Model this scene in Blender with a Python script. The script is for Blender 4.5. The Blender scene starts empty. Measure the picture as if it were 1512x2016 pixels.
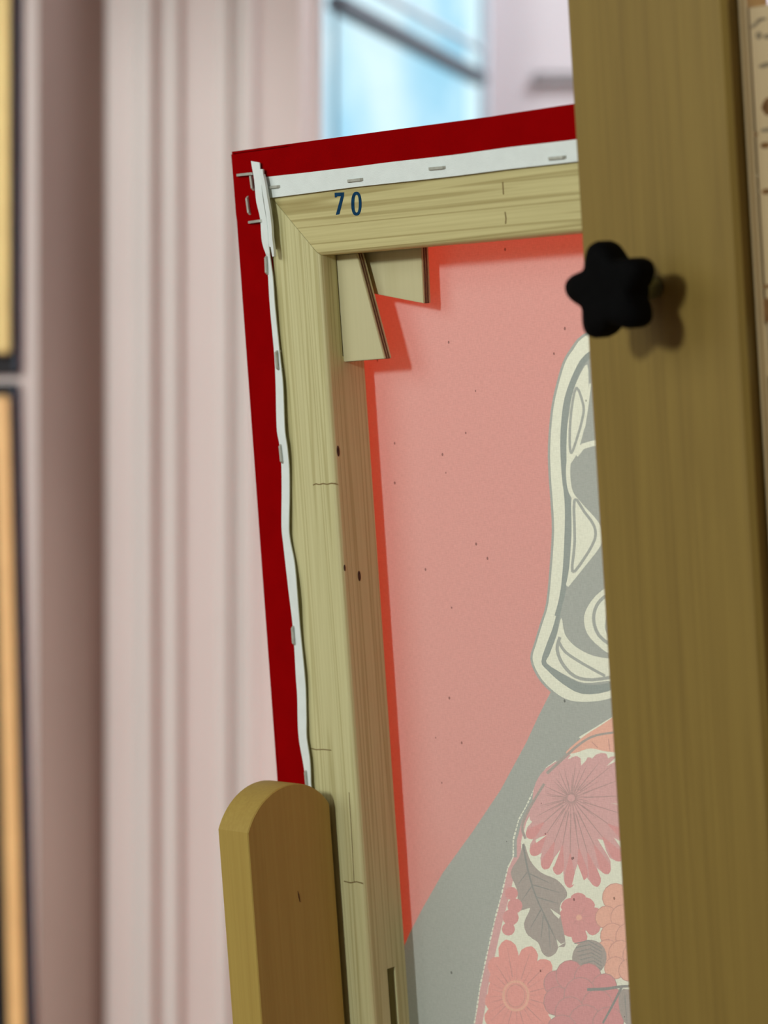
import bpy, bmesh, math, random
from mathutils import Vector, Matrix
from mathutils.geometry import delaunay_2d_cdt

random.seed(7)
scene = bpy.context.scene
C = scene.collection

# ------------------------------------------------------------------ camera
F_PX, CX, CY = 5000.0, 756.0, 1008.0          # focal length in pixels of the 1512x2016 frame
EYE = Vector((0.0, 0.0, 1.35))
cam_data = bpy.data.cameras.new('camera')
cam_data.sensor_fit = 'VERTICAL'
cam_data.sensor_height = 36.0
cam_data.lens = F_PX / 2016.0 * 36.0
cam_data.clip_start = 0.01
cam_data.dof.use_dof = True
cam_data.dof.focus_distance = 0.985
cam_data.dof.aperture_fstop = 7.6
cam = bpy.data.objects.new('camera', cam_data)
cam.location = EYE
cam.rotation_euler = (math.pi / 2, 0, 0)
C.objects.link(cam)
scene.camera = cam

# ------------------------------------------------------------------ exposure and world
vs = scene.view_settings
vs.view_transform = 'Standard'
vs.look = 'None'
vs.exposure = 0.0
vs.gamma = 1.0
vs.use_curve_mapping = False

world = bpy.data.worlds.new('daylight')
scene.world = world
world.use_nodes = True
bg = world.node_tree.nodes['Background']
bg.inputs['Color'].default_value = (0.68, 0.91, 0.99, 1)
bg.inputs['Strength'].default_value = 1.15

# ------------------------------------------------------------------ lamps of the room and added fill lamps
def spot(name, loc, target, watts, color, size_deg, blend, radius):
    d = bpy.data.lights.new(name, 'SPOT')
    d.energy = watts
    d.color = color
    d.spot_size = math.radians(size_deg)
    d.spot_blend = blend
    d.shadow_soft_size = radius
    o = bpy.data.objects.new(name, d)
    o.location = loc
    o.rotation_euler = (Vector(target) - Vector(loc)).to_track_quat('-Z', 'Y').to_euler()
    C.objects.link(o)
    return o

def area(name, loc, target, watts, color, sx, sy):
    d = bpy.data.lights.new(name, 'AREA')
    d.energy = watts
    d.color = color
    d.shape = 'RECTANGLE'
    d.size = sx
    d.size_y = sy
    o = bpy.data.objects.new(name, d)
    o.location = loc
    o.rotation_euler = (Vector(target) - Vector(loc)).to_track_quat('-Z', 'Y').to_euler()
    C.objects.link(o)
    return o

# lamp behind and left of the viewer that lights the back of the canvas
spot('lamp_key', (-1.23, -0.77, 1.86), (0.05, 1.0, 1.30), 82, (0.94, 1.0, 0.98), 60, 0.5, 0.12)
# broad lit panel on the left side of the room
area('side_panel', (-1.62, 0.20, 2.00), (0.0, 1.0, 1.35), 8.0, (0.94, 1.0, 0.98), 0.9, 0.9)
# gallery spotlights that light the painted front of the canvas
spot('gallery_spot_front', (0.95, 1.85, 2.45), (0.10, 1.0, 1.25), 380, (1.0, 0.97, 0.92), 75, 0.6, 0.06)
# added unseen spot that brightens the wall with the mouldings
spot('wall_fill_spot', (-1.15, -0.20, 2.45), (-0.29, 2.0, 0.97), 74, (1.0, 0.98, 0.95), 35, 0.35, 0.05)
area('bay_fill', (0.75, 2.1, 2.60), (0.35, 2.45, 1.4), 16, (0.94, 0.95, 1.0), 0.3, 0.3)  # added unseen lamp that brightens the end wall of the bay
cy = scene.cycles
cy.max_bounces = 5
cy.diffuse_bounces = 3
cy.glossy_bounces = 2
cy.transmission_bounces = 4
cy.transparent_max_bounces = 6
cy.caustics_reflective = False
cy.caustics_refractive = False

# ------------------------------------------------------------------ geometry of the canvas plane
TH, PH, ROLL, D0 = math.radians(43.77), math.radians(5.99), math.radians(-0.32), 1.0289
_n0 = Vector((-math.sin(TH), -math.cos(TH), 0))
_u = Vector((math.cos(TH), -math.sin(TH), 0))
_z = Vector((0, 0, 1))
_v = math.cos(PH) * _z + math.sin(PH) * _n0
N = math.cos(PH) * _n0 - math.sin(PH) * _z
U = math.cos(ROLL) * _u + math.sin(ROLL) * _v
V = -math.sin(ROLL) * _u + math.cos(ROLL) * _v

def ray(px, py):
    return Vector(((px - CX) / F_PX, 1.0, -(py - CY) / F_PX))
P0 = EYE + ray(459.7, 298.2) * D0
FRAME = Matrix(((U.x, V.x, N.x, P0.x), (U.y, V.y, N.y, P0.y), (U.z, V.z, N.z, P0.z), (0, 0, 0, 1)))

def cp(px, py, h=0.0):
    """point of the canvas frame (u, v, h) seen at a photo pixel, at height h over the stretcher's back face"""
    r = ray(px, py)
    q = P0 + N * h - EYE
    t = q.dot(N) / r.dot(N)
    x = r * t - (P0 - EYE)
    return Vector((x.dot(U), x.dot(V), h))

def cside(px, py, u):
    """the same on a plane of constant u (faces that look to the right)"""
    r = ray(px, py)
    q = P0 + U * u - EYE
    t = q.dot(U) / r.dot(U)
    x = r * t - (P0 - EYE)
    return Vector((u, x.dot(V), x.dot(N)))

def wp(px, d):
    """plan position (x, y) at depth d seen at pixel column px"""
    return ((px - CX) / F_PX * d, d)

# ------------------------------------------------------------------ materials
def nt_new(name):
    m = bpy.data.materials.new(name)
    m.use_nodes = True
    nt = m.node_tree
    return m, nt, nt.nodes['Principled BSDF']

def mat(name, col, rough=0.6, metal=0.0, noise=0.0, nscale=40.0, bump=0.0, bscale=200.0, spec=0.3):
    m, nt, b = nt_new(name)
    b.inputs['Base Color'].default_value = (*col, 1)
    b.inputs['Roughness'].default_value = rough
    b.inputs['Metallic'].default_value = metal
    b.inputs['Specular IOR Level'].default_value = spec
    tc = nt.nodes.new('ShaderNodeTexCoord')
    if noise > 0:
        n = nt.nodes.new('ShaderNodeTexNoise')
        n.inputs['Scale'].default_value = nscale
        n.inputs['Detail'].default_value = 5
        nt.links.new(tc.outputs['Object'], n.inputs['Vector'])
        r = nt.nodes.new('ShaderNodeValToRGB')
        r.color_ramp.elements[0].position = 0.3
        r.color_ramp.elements[1].position = 0.7
        r.color_ramp.elements[0].color = (*[c * (1 - noise) for c in col], 1)
        r.color_ramp.elements[1].color = (*[min(1, c * (1 + noise)) for c in col], 1)
        nt.links.new(n.outputs['Fac'], r.inputs['Fac'])
        nt.links.new(r.outputs['Color'], b.inputs['Base Color'])
    if bump > 0:
        n2 = nt.nodes.new('ShaderNodeTexNoise')
        n2.inputs['Scale'].default_value = bscale
        nt.links.new(tc.outputs['Object'], n2.inputs['Vector'])
        bp = nt.nodes.new('ShaderNodeBump')
        bp.inputs['Strength'].default_value = bump
        bp.inputs['Distance'].default_value = 0.0005
        nt.links.new(n2.outputs['Fac'], bp.inputs['Height'])
        nt.links.new(bp.outputs['Normal'], b.inputs['Normal'])
    return m

def wood(name, light, dark, axis, ring=95.0, fine=900.0, ring_amt=0.55, fine_amt=0.35, rough=0.6, seed=0.0, tilt=0.0, long=2.0, spec=0.3, mult=26.0):
    """wood with growth-ring streaks along one local axis (0 = x, 1 = y) and fine fibre on top"""
    m, nt, b = nt_new(name)
    L = nt.links
    tc = nt.nodes.new('ShaderNodeTexCoord')
    def streak(across, along, detail, off, distort=0.0):
        mp = nt.nodes.new('ShaderNodeMapping')
        s = [across, across, across]
        s[axis] = along
        mp.inputs['Scale'].default_value = s
        mp.inputs['Location'].default_value = (off, off * 1.7, off * 0.3)
        mp.inputs['Rotation'].default_value = (0, 0, tilt)
        L.new(tc.outputs['Object'], mp.inputs['Vector'])
        n = nt.nodes.new('ShaderNodeTexNoise')
        n.inputs['Scale'].default_value = 1.0
        n.inputs['Detail'].default_value = detail
        n.inputs['Distortion'].default_value = distort
        L.new(mp.outputs['Vector'], n.inputs['Vector'])
        return n.outputs['Fac']
    a = streak(ring, long, 2.0, seed)
    wv = nt.nodes.new('ShaderNodeMath'); wv.operation = 'MULTIPLY'; wv.inputs[1].default_value = mult
    L.new(a, wv.inputs[0])
    sn = nt.nodes.new('ShaderNodeMath'); sn.operation = 'SINE'
    L.new(wv.outputs[0], sn.inputs[0])
    rmp = nt.nodes.new('ShaderNodeMapRange')
    rmp.inputs['From Min'].default_value = 0.35
    rmp.inputs['From Max'].default_value = 1.0
    rmp.inputs['To Min'].default_value = 0.0
    rmp.inputs['To Max'].default_value = ring_amt
    L.new(sn.outputs[0], rmp.inputs['Value'])
    f = streak(fine, fine * 0.02, 3.0, seed + 3.1)
    fr = nt.nodes.new('ShaderNodeMapRange')
    fr.inputs['From Min'].default_value = 0.35
    fr.inputs['From Max'].default_value = 0.75
    fr.inputs['To Min'].default_value = 0.0
    fr.inputs['To Max'].default_value = fine_amt
    L.new(f, fr.inputs['Value'])
    ad = nt.nodes.new('ShaderNodeMath'); ad.operation = 'ADD'; ad.use_clamp = True
    L.new(rmp.outputs[0], ad.inputs[0]); L.new(fr.outputs[0], ad.inputs[1])
    mx = nt.nodes.new('ShaderNodeMix'); mx.data_type = 'RGBA'
    mx.inputs['A'].default_value = (*light, 1)
    mx.inputs['B'].default_value = (*dark, 1)
    L.new(ad.outputs[0], mx.inputs['Factor'])
    L.new(mx.outputs['Result'], b.inputs['Base Color'])
    b.inputs['Roughness'].default_value = rough
    b.inputs['Specular IOR Level'].default_value = spec
    bp = nt.nodes.new('ShaderNodeBump')
    bp.inputs['Strength'].default_value = 0.12
    bp.inputs['Distance'].default_value = 0.0004
    bp.invert = True
    L.new(ad.outputs[0], bp.inputs['Height'])
    L.new(bp.outputs['Normal'], b.inputs['Normal'])
    return m

BACK_ALBEDO = (0.385, 0.40, 0.37)
def cloth(name, trans, paint):
    """woven canvas: raw cloth on the back, paint on the front, light shines through in the paint's colour"""
    m = bpy.data.materials.new(name)
    m.use_nodes = True
    nt = m.node_tree
    nt.nodes.clear()
    L = nt.links
    out = nt.nodes.new('ShaderNodeOutputMaterial')
    tc = nt.nodes.new('ShaderNodeTexCoord')
    # weave: two crossed thread directions
    def threads(sc):
        mp = nt.nodes.new('ShaderNodeMapping'); mp.inputs['Scale'].default_value = sc
        L.new(tc.outputs['Object'], mp.inputs['Vector'])
        n = nt.nodes.new('ShaderNodeTexNoise'); n.inputs['Scale'].default_value = 1; n.inputs['Detail'].default_value = 1
        L.new(mp.outputs['Vector'], n.inputs['Vector'])
        return n.outputs['Fac']
    a = threads((3000, 420, 1)); c = threads((420, 3000, 1))
    s = nt.nodes.new('ShaderNodeMath'); s.operation = 'ADD'
    L.new(a, s.inputs[0]); L.new(c, s.inputs[1])
    wr = nt.nodes.new('ShaderNodeMapRange')
    wr.inputs['From Min'].default_value = 0.7; wr.inputs['From Max'].default_value = 1.3
    wr.inputs['To Min'].default_value = 0.93; wr.inputs['To Max'].default_value = 1.07
    L.new(s.outputs[0], wr.inputs['Value'])
    # small dark slubs in the cloth
    vo = nt.nodes.new('ShaderNodeTexVoronoi'); vo.inputs['Scale'].default_value = 150
    mp = nt.nodes.new('ShaderNodeMapping'); mp.inputs['Scale'].default_value = (1, 0.8, 0)
    L.new(tc.outputs['Object'], mp.inputs['Vector']); L.new(mp.outputs['Vector'], vo.inputs['Vector'])
    lt = nt.nodes.new('ShaderNodeMath'); lt.operation = 'LESS_THAN'; lt.inputs[1].default_value = 0.075
    L.new(vo.outputs['Distance'], lt.inputs[0])
    sp = nt.nodes.new('ShaderNodeSeparateColor'); L.new(vo.outputs['Color'], sp.inputs[0])
    gt = nt.nodes.new('ShaderNodeMath'); gt.operation = 'GREATER_THAN'; gt.inputs[1].default_value = 0.62
    L.new(sp.outputs[0], gt.inputs[0])
    mu = nt.nodes.new('ShaderNodeMath'); mu.operation = 'MULTIPLY'
    L.new(lt.outputs[0], mu.inputs[0]); L.new(gt.outputs[0], mu.inputs[1])
    sl = nt.nodes.new('ShaderNodeMath'); sl.operation = 'MULTIPLY_ADD'
    sl.inputs[1].default_value = -0.55; sl.inputs[2].default_value = 1.0
    L.new(mu.outputs[0], sl.inputs[0])
    k = nt.nodes.new('ShaderNodeMath'); k.operation = 'MULTIPLY'
    L.new(wr.outputs[0], k.inputs[0]); L.new(sl.outputs[0], k.inputs[1])
    def scaled(col):
        v = nt.nodes.new('ShaderNodeVectorMath'); v.operation = 'SCALE'
        v.inputs[0].default_value = col
        L.new(k.outputs[0], v.inputs['Scale'])
        return v.outputs[0]
    geo = nt.nodes.new('ShaderNodeNewGeometry')
    mx = nt.nodes.new('ShaderNodeMix'); mx.data_type = 'RGBA'
    L.new(geo.outputs['Backfacing'], mx.inputs['Factor'])
    L.new(scaled(BACK_ALBEDO), mx.inputs['A'])
    mx.inputs['B'].default_value = (*paint, 1)
    d = nt.nodes.new('ShaderNodeBsdfDiffuse'); L.new(mx.outputs['Result'], d.inputs['Color'])
    t = nt.nodes.new('ShaderNodeBsdfTranslucent'); L.new(scaled(trans), t.inputs['Color'])
    ad = nt.nodes.new('ShaderNodeAddShader')
    L.new(d.outputs[0], ad.inputs[0]); L.new(t.outputs[0], ad.inputs[1])
    L.new(ad.outputs[0], out.inputs['Surface'])
    return m

PINE_L, PINE_D = (0.67, 0.625, 0.33), (0.44, 0.385, 0.16)
M = {}
M['pine_v'] = wood('pine_upright', PINE_L, PINE_D, 1, ring=110, seed=1.3, long=1.6, ring_amt=0.5, mult=62)
M['pine_h'] = wood('pine_crosswise', (0.64, 0.57, 0.27), (0.39, 0.315, 0.12), 0, ring=105, seed=4.2, long=1.6, tilt=math.radians(2), ring_amt=0.7, mult=52)
M['ply'] = wood('plywood_face', (0.62, 0.57, 0.33), (0.54, 0.49, 0.26), 1, ring=40, seed=2.0, ring_amt=0.3, fine_amt=0.25)
M['ply_core'] = mat('plywood_core', (0.16, 0.08, 0.045), 0.8, noise=0.3, nscale=600)
M['beech'] = wood('beech_board', (0.265, 0.175, 0.037), (0.195, 0.122, 0.025), 1, ring=45, fine=420, seed=6.5, long=3.0, ring_amt=0.16, fine_amt=0.6, rough=0.5)
M['beech_post'] = wood('beech_post', (0.455, 0.315, 0.075), (0.385, 0.25, 0.055), 1, ring=50, fine=800, seed=9.5, ring_amt=0.18, fine_amt=0.5, rough=0.55)
M['beech_pale'] = wood('beech_rail', (0.50, 0.37, 0.19), (0.40, 0.28, 0.13), 1, ring=50, fine=500, seed=12.0, ring_amt=0.3, fine_amt=0.4, rough=0.35, spec=0.5)
M['dark_crack'] = mat('dark_crack', (0.10, 0.045, 0.015), 0.9, noise=0.3, nscale=900)
M['joint'] = mat('glue_joint', (0.22, 0.15, 0.055), 0.9, noise=0.25, nscale=1500)
M['knot'] = mat('knot', (0.07, 0.035, 0.02), 0.8, noise=0.4, nscale=900)
M['red_cloth'] = mat('red_painted_cloth', (0.28, 0.0004, 0.0012), 0.9, noise=0.06, nscale=80, bump=0.15, bscale=1500, spec=0.02)
M['white_cloth'] = mat('white_primed_cloth', (0.82, 0.88, 0.84), 0.8, noise=0.03, nscale=200, bump=0.25, bscale=1800, spec=0.1)
M['steel'] = mat('staple_steel', (0.50, 0.51, 0.44), 0.45, metal=0.35, noise=0.12, nscale=500)
M['bolt'] = mat('zinc_bolt', (0.35, 0.37, 0.24), 0.35, metal=0.9, noise=0.1, nscale=400)
M['black'] = mat('black_plastic', (0.003, 0.003, 0.003), 0.75, noise=0.2, nscale=300, spec=0.04)
M['ink'] = mat('blue_stamp_ink', (0.006, 0.045, 0.105), 0.8, noise=0.25, nscale=700, spec=0.1)
M['print'] = mat('brown_stamp_ink', (0.16, 0.075, 0.02), 0.8, noise=0.3, nscale=600)
M['print_grey'] = mat('faded_stamp_ink', (0.22, 0.17, 0.10), 0.8, noise=0.2, nscale=600)
M['wall'] = mat('white_wall_paint', (0.70, 0.655, 0.62), 0.6, noise=0.02, nscale=6)
M['trim'] = mat('white_gloss_paint', (0.75, 0.725, 0.695), 0.45, noise=0.015, nscale=8)
M['jamb'] = mat('shaded_jamb_colour', (0.30, 0.225, 0.19), 0.6, noise=0.03, nscale=8)  # shade on the jamb put into its dark base colour
M['bay_wall'] = mat('bay_wall_paint', (0.80, 0.78, 0.80), 0.7, noise=0.02, nscale=5)
M['floor'] = wood('oak_floor', (0.30, 0.20, 0.11), (0.20, 0.12, 0.06), 1, ring=12, fine=90, seed=3.3)
M['ceiling'] = mat('ceiling_paint', (0.72, 0.70, 0.67), 0.8, noise=0.02, nscale=5)
M['win_frame'] = mat('window_frame_paint', (0.60, 0.72, 0.78), 0.5, noise=0.02, nscale=9)
M['win_bar'] = mat('window_bar_lead', (0.16, 0.20, 0.23), 0.6, noise=0.1, nscale=60)
M['gold'] = mat('gold_frame', (0.95, 0.75, 0.30), 0.45, noise=0.08, nscale=25)
M['gold_o'] = mat('copper_gold_frame', (0.95, 0.62, 0.27), 0.45, noise=0.08, nscale=25)
M['frame_dark'] = mat('dark_frame_edge', (0.012, 0.013, 0.016), 0.6, noise=0.2, nscale=40)
M['frame_blue'] = mat('slate_blue_frame_edge', (0.05, 0.075, 0.11), 0.6, noise=0.2, nscale=40)
M['print_paper'] = mat('grey_print', (0.40, 0.42, 0.40), 0.7, noise=0.4, nscale=9)
M['grey_metal'] = mat('grey_metal', (0.50, 0.49, 0.50), 0.5, noise=0.08, nscale=60)

def glass_mat():
    m = bpy.data.materials.new('window_glass'); m.use_nodes = True
    nt = m.node_tree; nt.nodes.clear()
    out = nt.nodes.new('ShaderNodeOutputMaterial')
    t = nt.nodes.new('ShaderNodeBsdfTransparent')
    g = nt.nodes.new('ShaderNodeBsdfGlossy'); g.inputs['Roughness'].default_value = 0.05
    # old drawn glass: slightly uneven tint
    tc = nt.nodes.new('ShaderNodeTexCoord'); n = nt.nodes.new('ShaderNodeTexNoise'); n.inputs['Scale'].default_value = 7.0
    nt.links.new(tc.outputs['Object'], n.inputs['Vector'])
    r = nt.nodes.new('ShaderNodeValToRGB')
    r.color_ramp.elements[0].position = 0.38; r.color_ramp.elements[1].position = 0.62
    r.color_ramp.elements[0].color = (0.74, 0.88, 0.95, 1); r.color_ramp.elements[1].color = (1, 1, 1, 1)
    nt.links.new(n.outputs['Fac'], r.inputs['Fac']); nt.links.new(r.outputs['Color'], t.inputs['Color'])
    mx = nt.nodes.new('ShaderNodeMixShader'); mx.inputs[0].default_value = 0.04
    nt.links.new(t.outputs[0], mx.inputs[1]); nt.links.new(g.outputs[0], mx.inputs[2])
    nt.links.new(mx.outputs[0], out.inputs['Surface'])
    return m
M['glass'] = glass_mat()

# ------------------------------------------------------------------ mesh helpers
def link(name, me, material, parent=None, smooth=False):
    o = bpy.data.objects.new(name, me)
    C.objects.link(o)
    if material is not None and len(me.materials) == 0:
        me.materials.append(M[material] if isinstance(material, str) else material)
    if parent is not None:
        o.parent = parent
    if smooth:
        for p in me.polygons:
            p.use_smooth = True
    return o

def from_bm(name, bm, material, parent=None, smooth=False):
    bmesh.ops.recalc_face_normals(bm, faces=bm.faces)
    me = bpy.data.meshes.new(name)
    bm.to_mesh(me)
    bm.free()
    return link(name, me, material, parent, smooth)

def empty(name, matrix):
    o = bpy.data.objects.new(name, None)
    o.empty_display_size = 0.05
    o.matrix_world = matrix
    C.objects.link(o)
    return o

def tag(o, label, cat, group=None):
    o['label'] = label
    o['category'] = cat
    if group:
        o['group'] = group
    return o

def structure(o, label):
    o['kind'] = 'structure'
    o['label'] = label
    return o

def box_bm(bm, a, b):
    (x0, y0, z0), (x1, y1, z1) = a, b
    vs_ = [bm.verts.new(p) for p in ((x0, y0, z0), (x1, y0, z0), (x1, y1, z0), (x0, y1, z0),
                                     (x0, y0, z1), (x1, y0, z1), (x1, y1, z1), (x0, y1, z1))]
    for f in ((0, 3, 2, 1), (4, 5, 6, 7), (0, 1, 5, 4), (1, 2, 6, 5), (2, 3, 7, 6), (3, 0, 4, 7)):
        bm.faces.new([vs_[i] for i in f])
    return vs_

def box(name, a, b, material, parent=None, bevel=0.0, segs=2):
    bm = bmesh.new()
    box_bm(bm, a, b)
    if bevel > 0:
        bmesh.ops.bevel(bm, geom=list(bm.edges), offset=bevel, segments=segs, affect='EDGES', clamp_overlap=True)
    return from_bm(name, bm, material, parent)

def prism(name, pts, z0, z1, material, parent=None, bevel=0.0):
    """polygon (x, y) extruded from z0 to z1"""
    bm = bmesh.new()
    lo = [bm.verts.new((p[0], p[1], z0)) for p in pts]
    hi = [bm.verts.new((p[0], p[1], z1)) for p in pts]
    n = len(pts)
    bm.faces.new(lo[::-1]); bm.faces.new(hi)
    for i in range(n):
        j = (i + 1) % n
        bm.faces.new((lo[i], lo[j], hi[j], hi[i]))
    bmesh.ops.recalc_face_normals(bm, faces=bm.faces)
    if bevel > 0:
        bmesh.ops.bevel(bm, geom=list(bm.edges), offset=bevel, segments=2, affect='EDGES', clamp_overlap=True)
    return from_bm(name, bm, material, parent)

def ribbon(name, left, right, thick, material, parent=None):
    """strip between two 3-D polylines, given thickness downwards in local z"""
    bm = bmesh.new()
    rows = []
    for a, b in zip(left, right):
        a, b = Vector(a), Vector(b)
        mid = a.lerp(b, 0.5)
        dn = Vector((0, 0, -thick))
        rows.append([bm.verts.new(p) for p in (a, mid, b, b + dn, mid + dn, a + dn)])
    for r0, r1 in zip(rows, rows[1:]):
        for i in range(6):
            j = (i + 1) % 6
            bm.faces.new((r0[i], r0[j], r1[j], r1[i]))
    bm.faces.new(rows[0]); bm.faces.new(rows[-1][::-1])
    return from_bm(name, bm, material, parent)

def densify(pts, step):
    out = []
    for a, b in zip(pts, pts[1:]):
        n = max(1, int(math.dist(a, b) / step))
        for i in range(n):
            t = i / n
            out.append(tuple(a[k] + (b[k] - a[k]) * t for k in range(len(a))))
    out.append(tuple(pts[-1]))
    return out

def interp(poly, y):
    """x of a polyline given as (x, y) rows sorted by y, smooth between rows"""
    if y <= poly[0][1]:
        return poly[0][0]
    for i, ((x0, y0), (x1, y1)) in enumerate(zip(poly, poly[1:])):
        if y <= y1:
            t = (y - y0) / (y1 - y0)
            m0 = ((x1 - poly[i - 1][0]) / (y1 - poly[i - 1][1])) if i > 0 else (x1 - x0) / (y1 - y0)
            m1 = ((poly[i + 2][0] - x0) / (poly[i + 2][1] - y0)) if i + 2 < len(poly) else (x1 - x0) / (y1 - y0)
            hh = y1 - y0
            return ((2 * t**3 - 3 * t**2 + 1) * x0 + (t**3 - 2 * t**2 + t) * hh * m0
                    + (-2 * t**3 + 3 * t**2) * x1 + (t**3 - t**2) * hh * m1)
    (x0, y0), (x1, y1) = poly[-2], poly[-1]
    return x1 + (y - y1) * (x1 - x0) / (y1 - y0)

# ================================================================== THE ROOM
ZC = 2.7
Y_W = 2.00            # wall with the mouldings
def wall_quad(name, a, b, z0, z1, thick, material, label, normal_out=None):
    """upright slab along plan line a-b; thick is laid to the left of a->b"""
    ax, ay = a; bx, by = b
    d = Vector((bx - ax, by - ay, 0)).normalized()
    nrm = Vector((-d.y, d.x, 0)) * thick
    pts = [(ax, ay), (bx, by), (bx + nrm.x, by + nrm.y), (ax + nrm.x, ay + nrm.y)]
    return structure(prism(name, pts, z0, z1, material), label)

structure(box('floor', (-2.4, -2.4, -0.05), (2.2, 2.75, 0.0), 'floor'), 'brown wooden floor of the room')
structure(box('ceiling', (-2.4, -2.4, ZC), (2.2, 2.75, ZC + 0.05), 'ceiling'), 'white painted ceiling of the room')
structure(box('wall_left', (-2.45, -2.4, 0), (-2.4, 2.75, ZC), 'wall'), 'plain wall on the left side of the room')
structure(box('wall_right', (2.2, -2.4, 0), (2.25, 2.75, ZC), 'wall'), 'plain wall on the right side of the room')
structure(box('wall_rear', (-2.4, -2.45, 0), (2.2, -2.4, ZC), 'wall'), 'plain wall behind the viewer')

# wall with the mouldings: left stretch, jamb, casing
xa, ya = wp(76, 1.93)
structure(box('wall_back', (-2.4, ya, 0), (xa, ya + 0.10, ZC), 'wall'), 'pale wall at far left behind the gold frames')
xj, yj = wp(206, Y_W)
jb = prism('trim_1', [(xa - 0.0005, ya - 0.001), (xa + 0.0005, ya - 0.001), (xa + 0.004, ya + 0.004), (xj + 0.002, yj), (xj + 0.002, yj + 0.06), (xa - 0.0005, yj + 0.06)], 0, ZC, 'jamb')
structure(jb, 'door jamb left of the white mouldings, shade put into its colour')

# casing profile: (pixel column, proud depth in metres)
prof = [(206, 0.000), (214, 0.006), (224, 0.007), (262, 0.007), (268, 0.011), (278, 0.017), (290, 0.021), (297, 0.0215), (302, 0.015), (306, 0.007),
        (322, 0.007), (328, 0.011), (336, 0.015), (345, 0.0175), (350, 0.0175), (355, 0.011), (360, 0.007),
        (427, 0.007), (433, 0.010), (441, 0.0135), (448, 0.0145), (453, 0.009), (457, 0.005), (463, 0.005), (468, 0.012), (476, 0.019),
        (488, 0.023), (497, 0.0235), (503, 0.019), (509, 0.0155), (516, 0.015), (590, 0.015), (600, 0.012), (608, 0.005), (618, 0.002), (629, 0.002)]
pts = []
for px, pr in prof:
    pts.append(wp(px, Y_W - pr * 0.95))
pts.append((pts[-1][0], Y_W + 0.06))
pts.append((pts[0][0], Y_W + 0.06))
structure(prism('trim_2', pts, 0, ZC, 'trim'), 'white door casing with rounded vertical mouldings')

# bay: window wall that runs away from the viewer, then the end wall
bx0, by0 = wp(629, Y_W + 0.03)
bdir = Vector((math.sin(math.radians(20.0)), math.cos(math.radians(20.0)), 0))
bn = Vector((bdir.y, -bdir.x, 0))           # towards the viewer's side (right)
BL = 0.452
BAY = Matrix(((bdir.x, bn.x, 0, bx0), (bdir.y, bn.y, 0, by0), (0, 0, 1, 0), (0, 0, 0, 1)))
ex, ey = (bx0 + bdir.x * BL, by0 + bdir.y * BL)
structure(box('wall_bay_end', (ex - 0.006, ey, 0), (2.2, ey + 0.06, ZC), 'bay_wall'), 'bright white end wall of the window bay')
wb = box('wall_bay_sill', (0, -0.05, 0), (BL, 0.0, 1.10), 'bay_wall')
wb.matrix_world = BAY
structure(wb, 'low white wall under the bay window')
wb = box('wall_bay_head', (0, -0.05, 2.25), (BL, 0.0, ZC), 'bay_wall')
wb.matrix_world = BAY
structure(wb, 'white wall over the bay window')

win = empty('window_1', BAY)
win['kind'] = 'structure'
win['label'] = 'pale blue bay window with thin dark glazing bars'
box('stile', (0.0, -0.035, 1.10), (0.010, 0.001, 2.25), 'win_frame', win, 0.003)
box('stile', (BL - 0.020, -0.006, 1.10), (BL - 0.002, 0.001, 2.25), 'win_frame', win, 0.003)
box('rail', (0.012, -0.035, 1.10), (BL - 0.020, 0.004, 1.14), 'win_frame', win, 0.003)
box('rail', (0.012, -0.035, 2.20), (BL - 0.020, 0.004, 2.25), 'win_frame', win, 0.003)
box('glazing_bead', (0.038, -0.0035, 1.14), (0.042, -0.0005, 2.20), 'win_bar', win, 0.001)
box('glazing_bar', (0.046, -0.012, EYE.z + 0.410), (BL - 0.020, 0.004, EYE.z + 0.422), 'win_bar', win, 0.002)
box('glazing_bar', (0.046, -0.006, EYE.z + 0.4405), (BL - 0.020, 0.001, EYE.z + 0.4455), 'win_frame', win, 0.001)
box('pane', (0.012, -0.022, 1.14), (BL - 0.020, -0.018, EYE.z + 0.416), 'glass', win)
box('pane', (0.012, -0.022, EYE.z + 0.416), (BL - 0.020, -0.018, 2.20), 'glass', win)

# short grey bar on the end wall
x0, _ = wp(1046, ey); x1, _ = wp(1180, ey)
zr = EYE.z + (CY - 156) / F_PX * ey
rail = empty('wall_rail', Matrix.Translation((x0, ey, zr)))
box('bar', (0.0, -0.006, -0.0055), (x1 - x0, -0.001, 0.0055), 'grey_metal', rail, 0.003)
for bx in (0.010, x1 - x0 - 0.014):
    box('bracket', (bx, -0.0015, -0.004), (bx + 0.008, 0.0, 0.004), 'grey_metal', rail, 0.001)
tag(rail, 'short grey horizontal bar fixed to the white wall above the canvas', 'rail')

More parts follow.
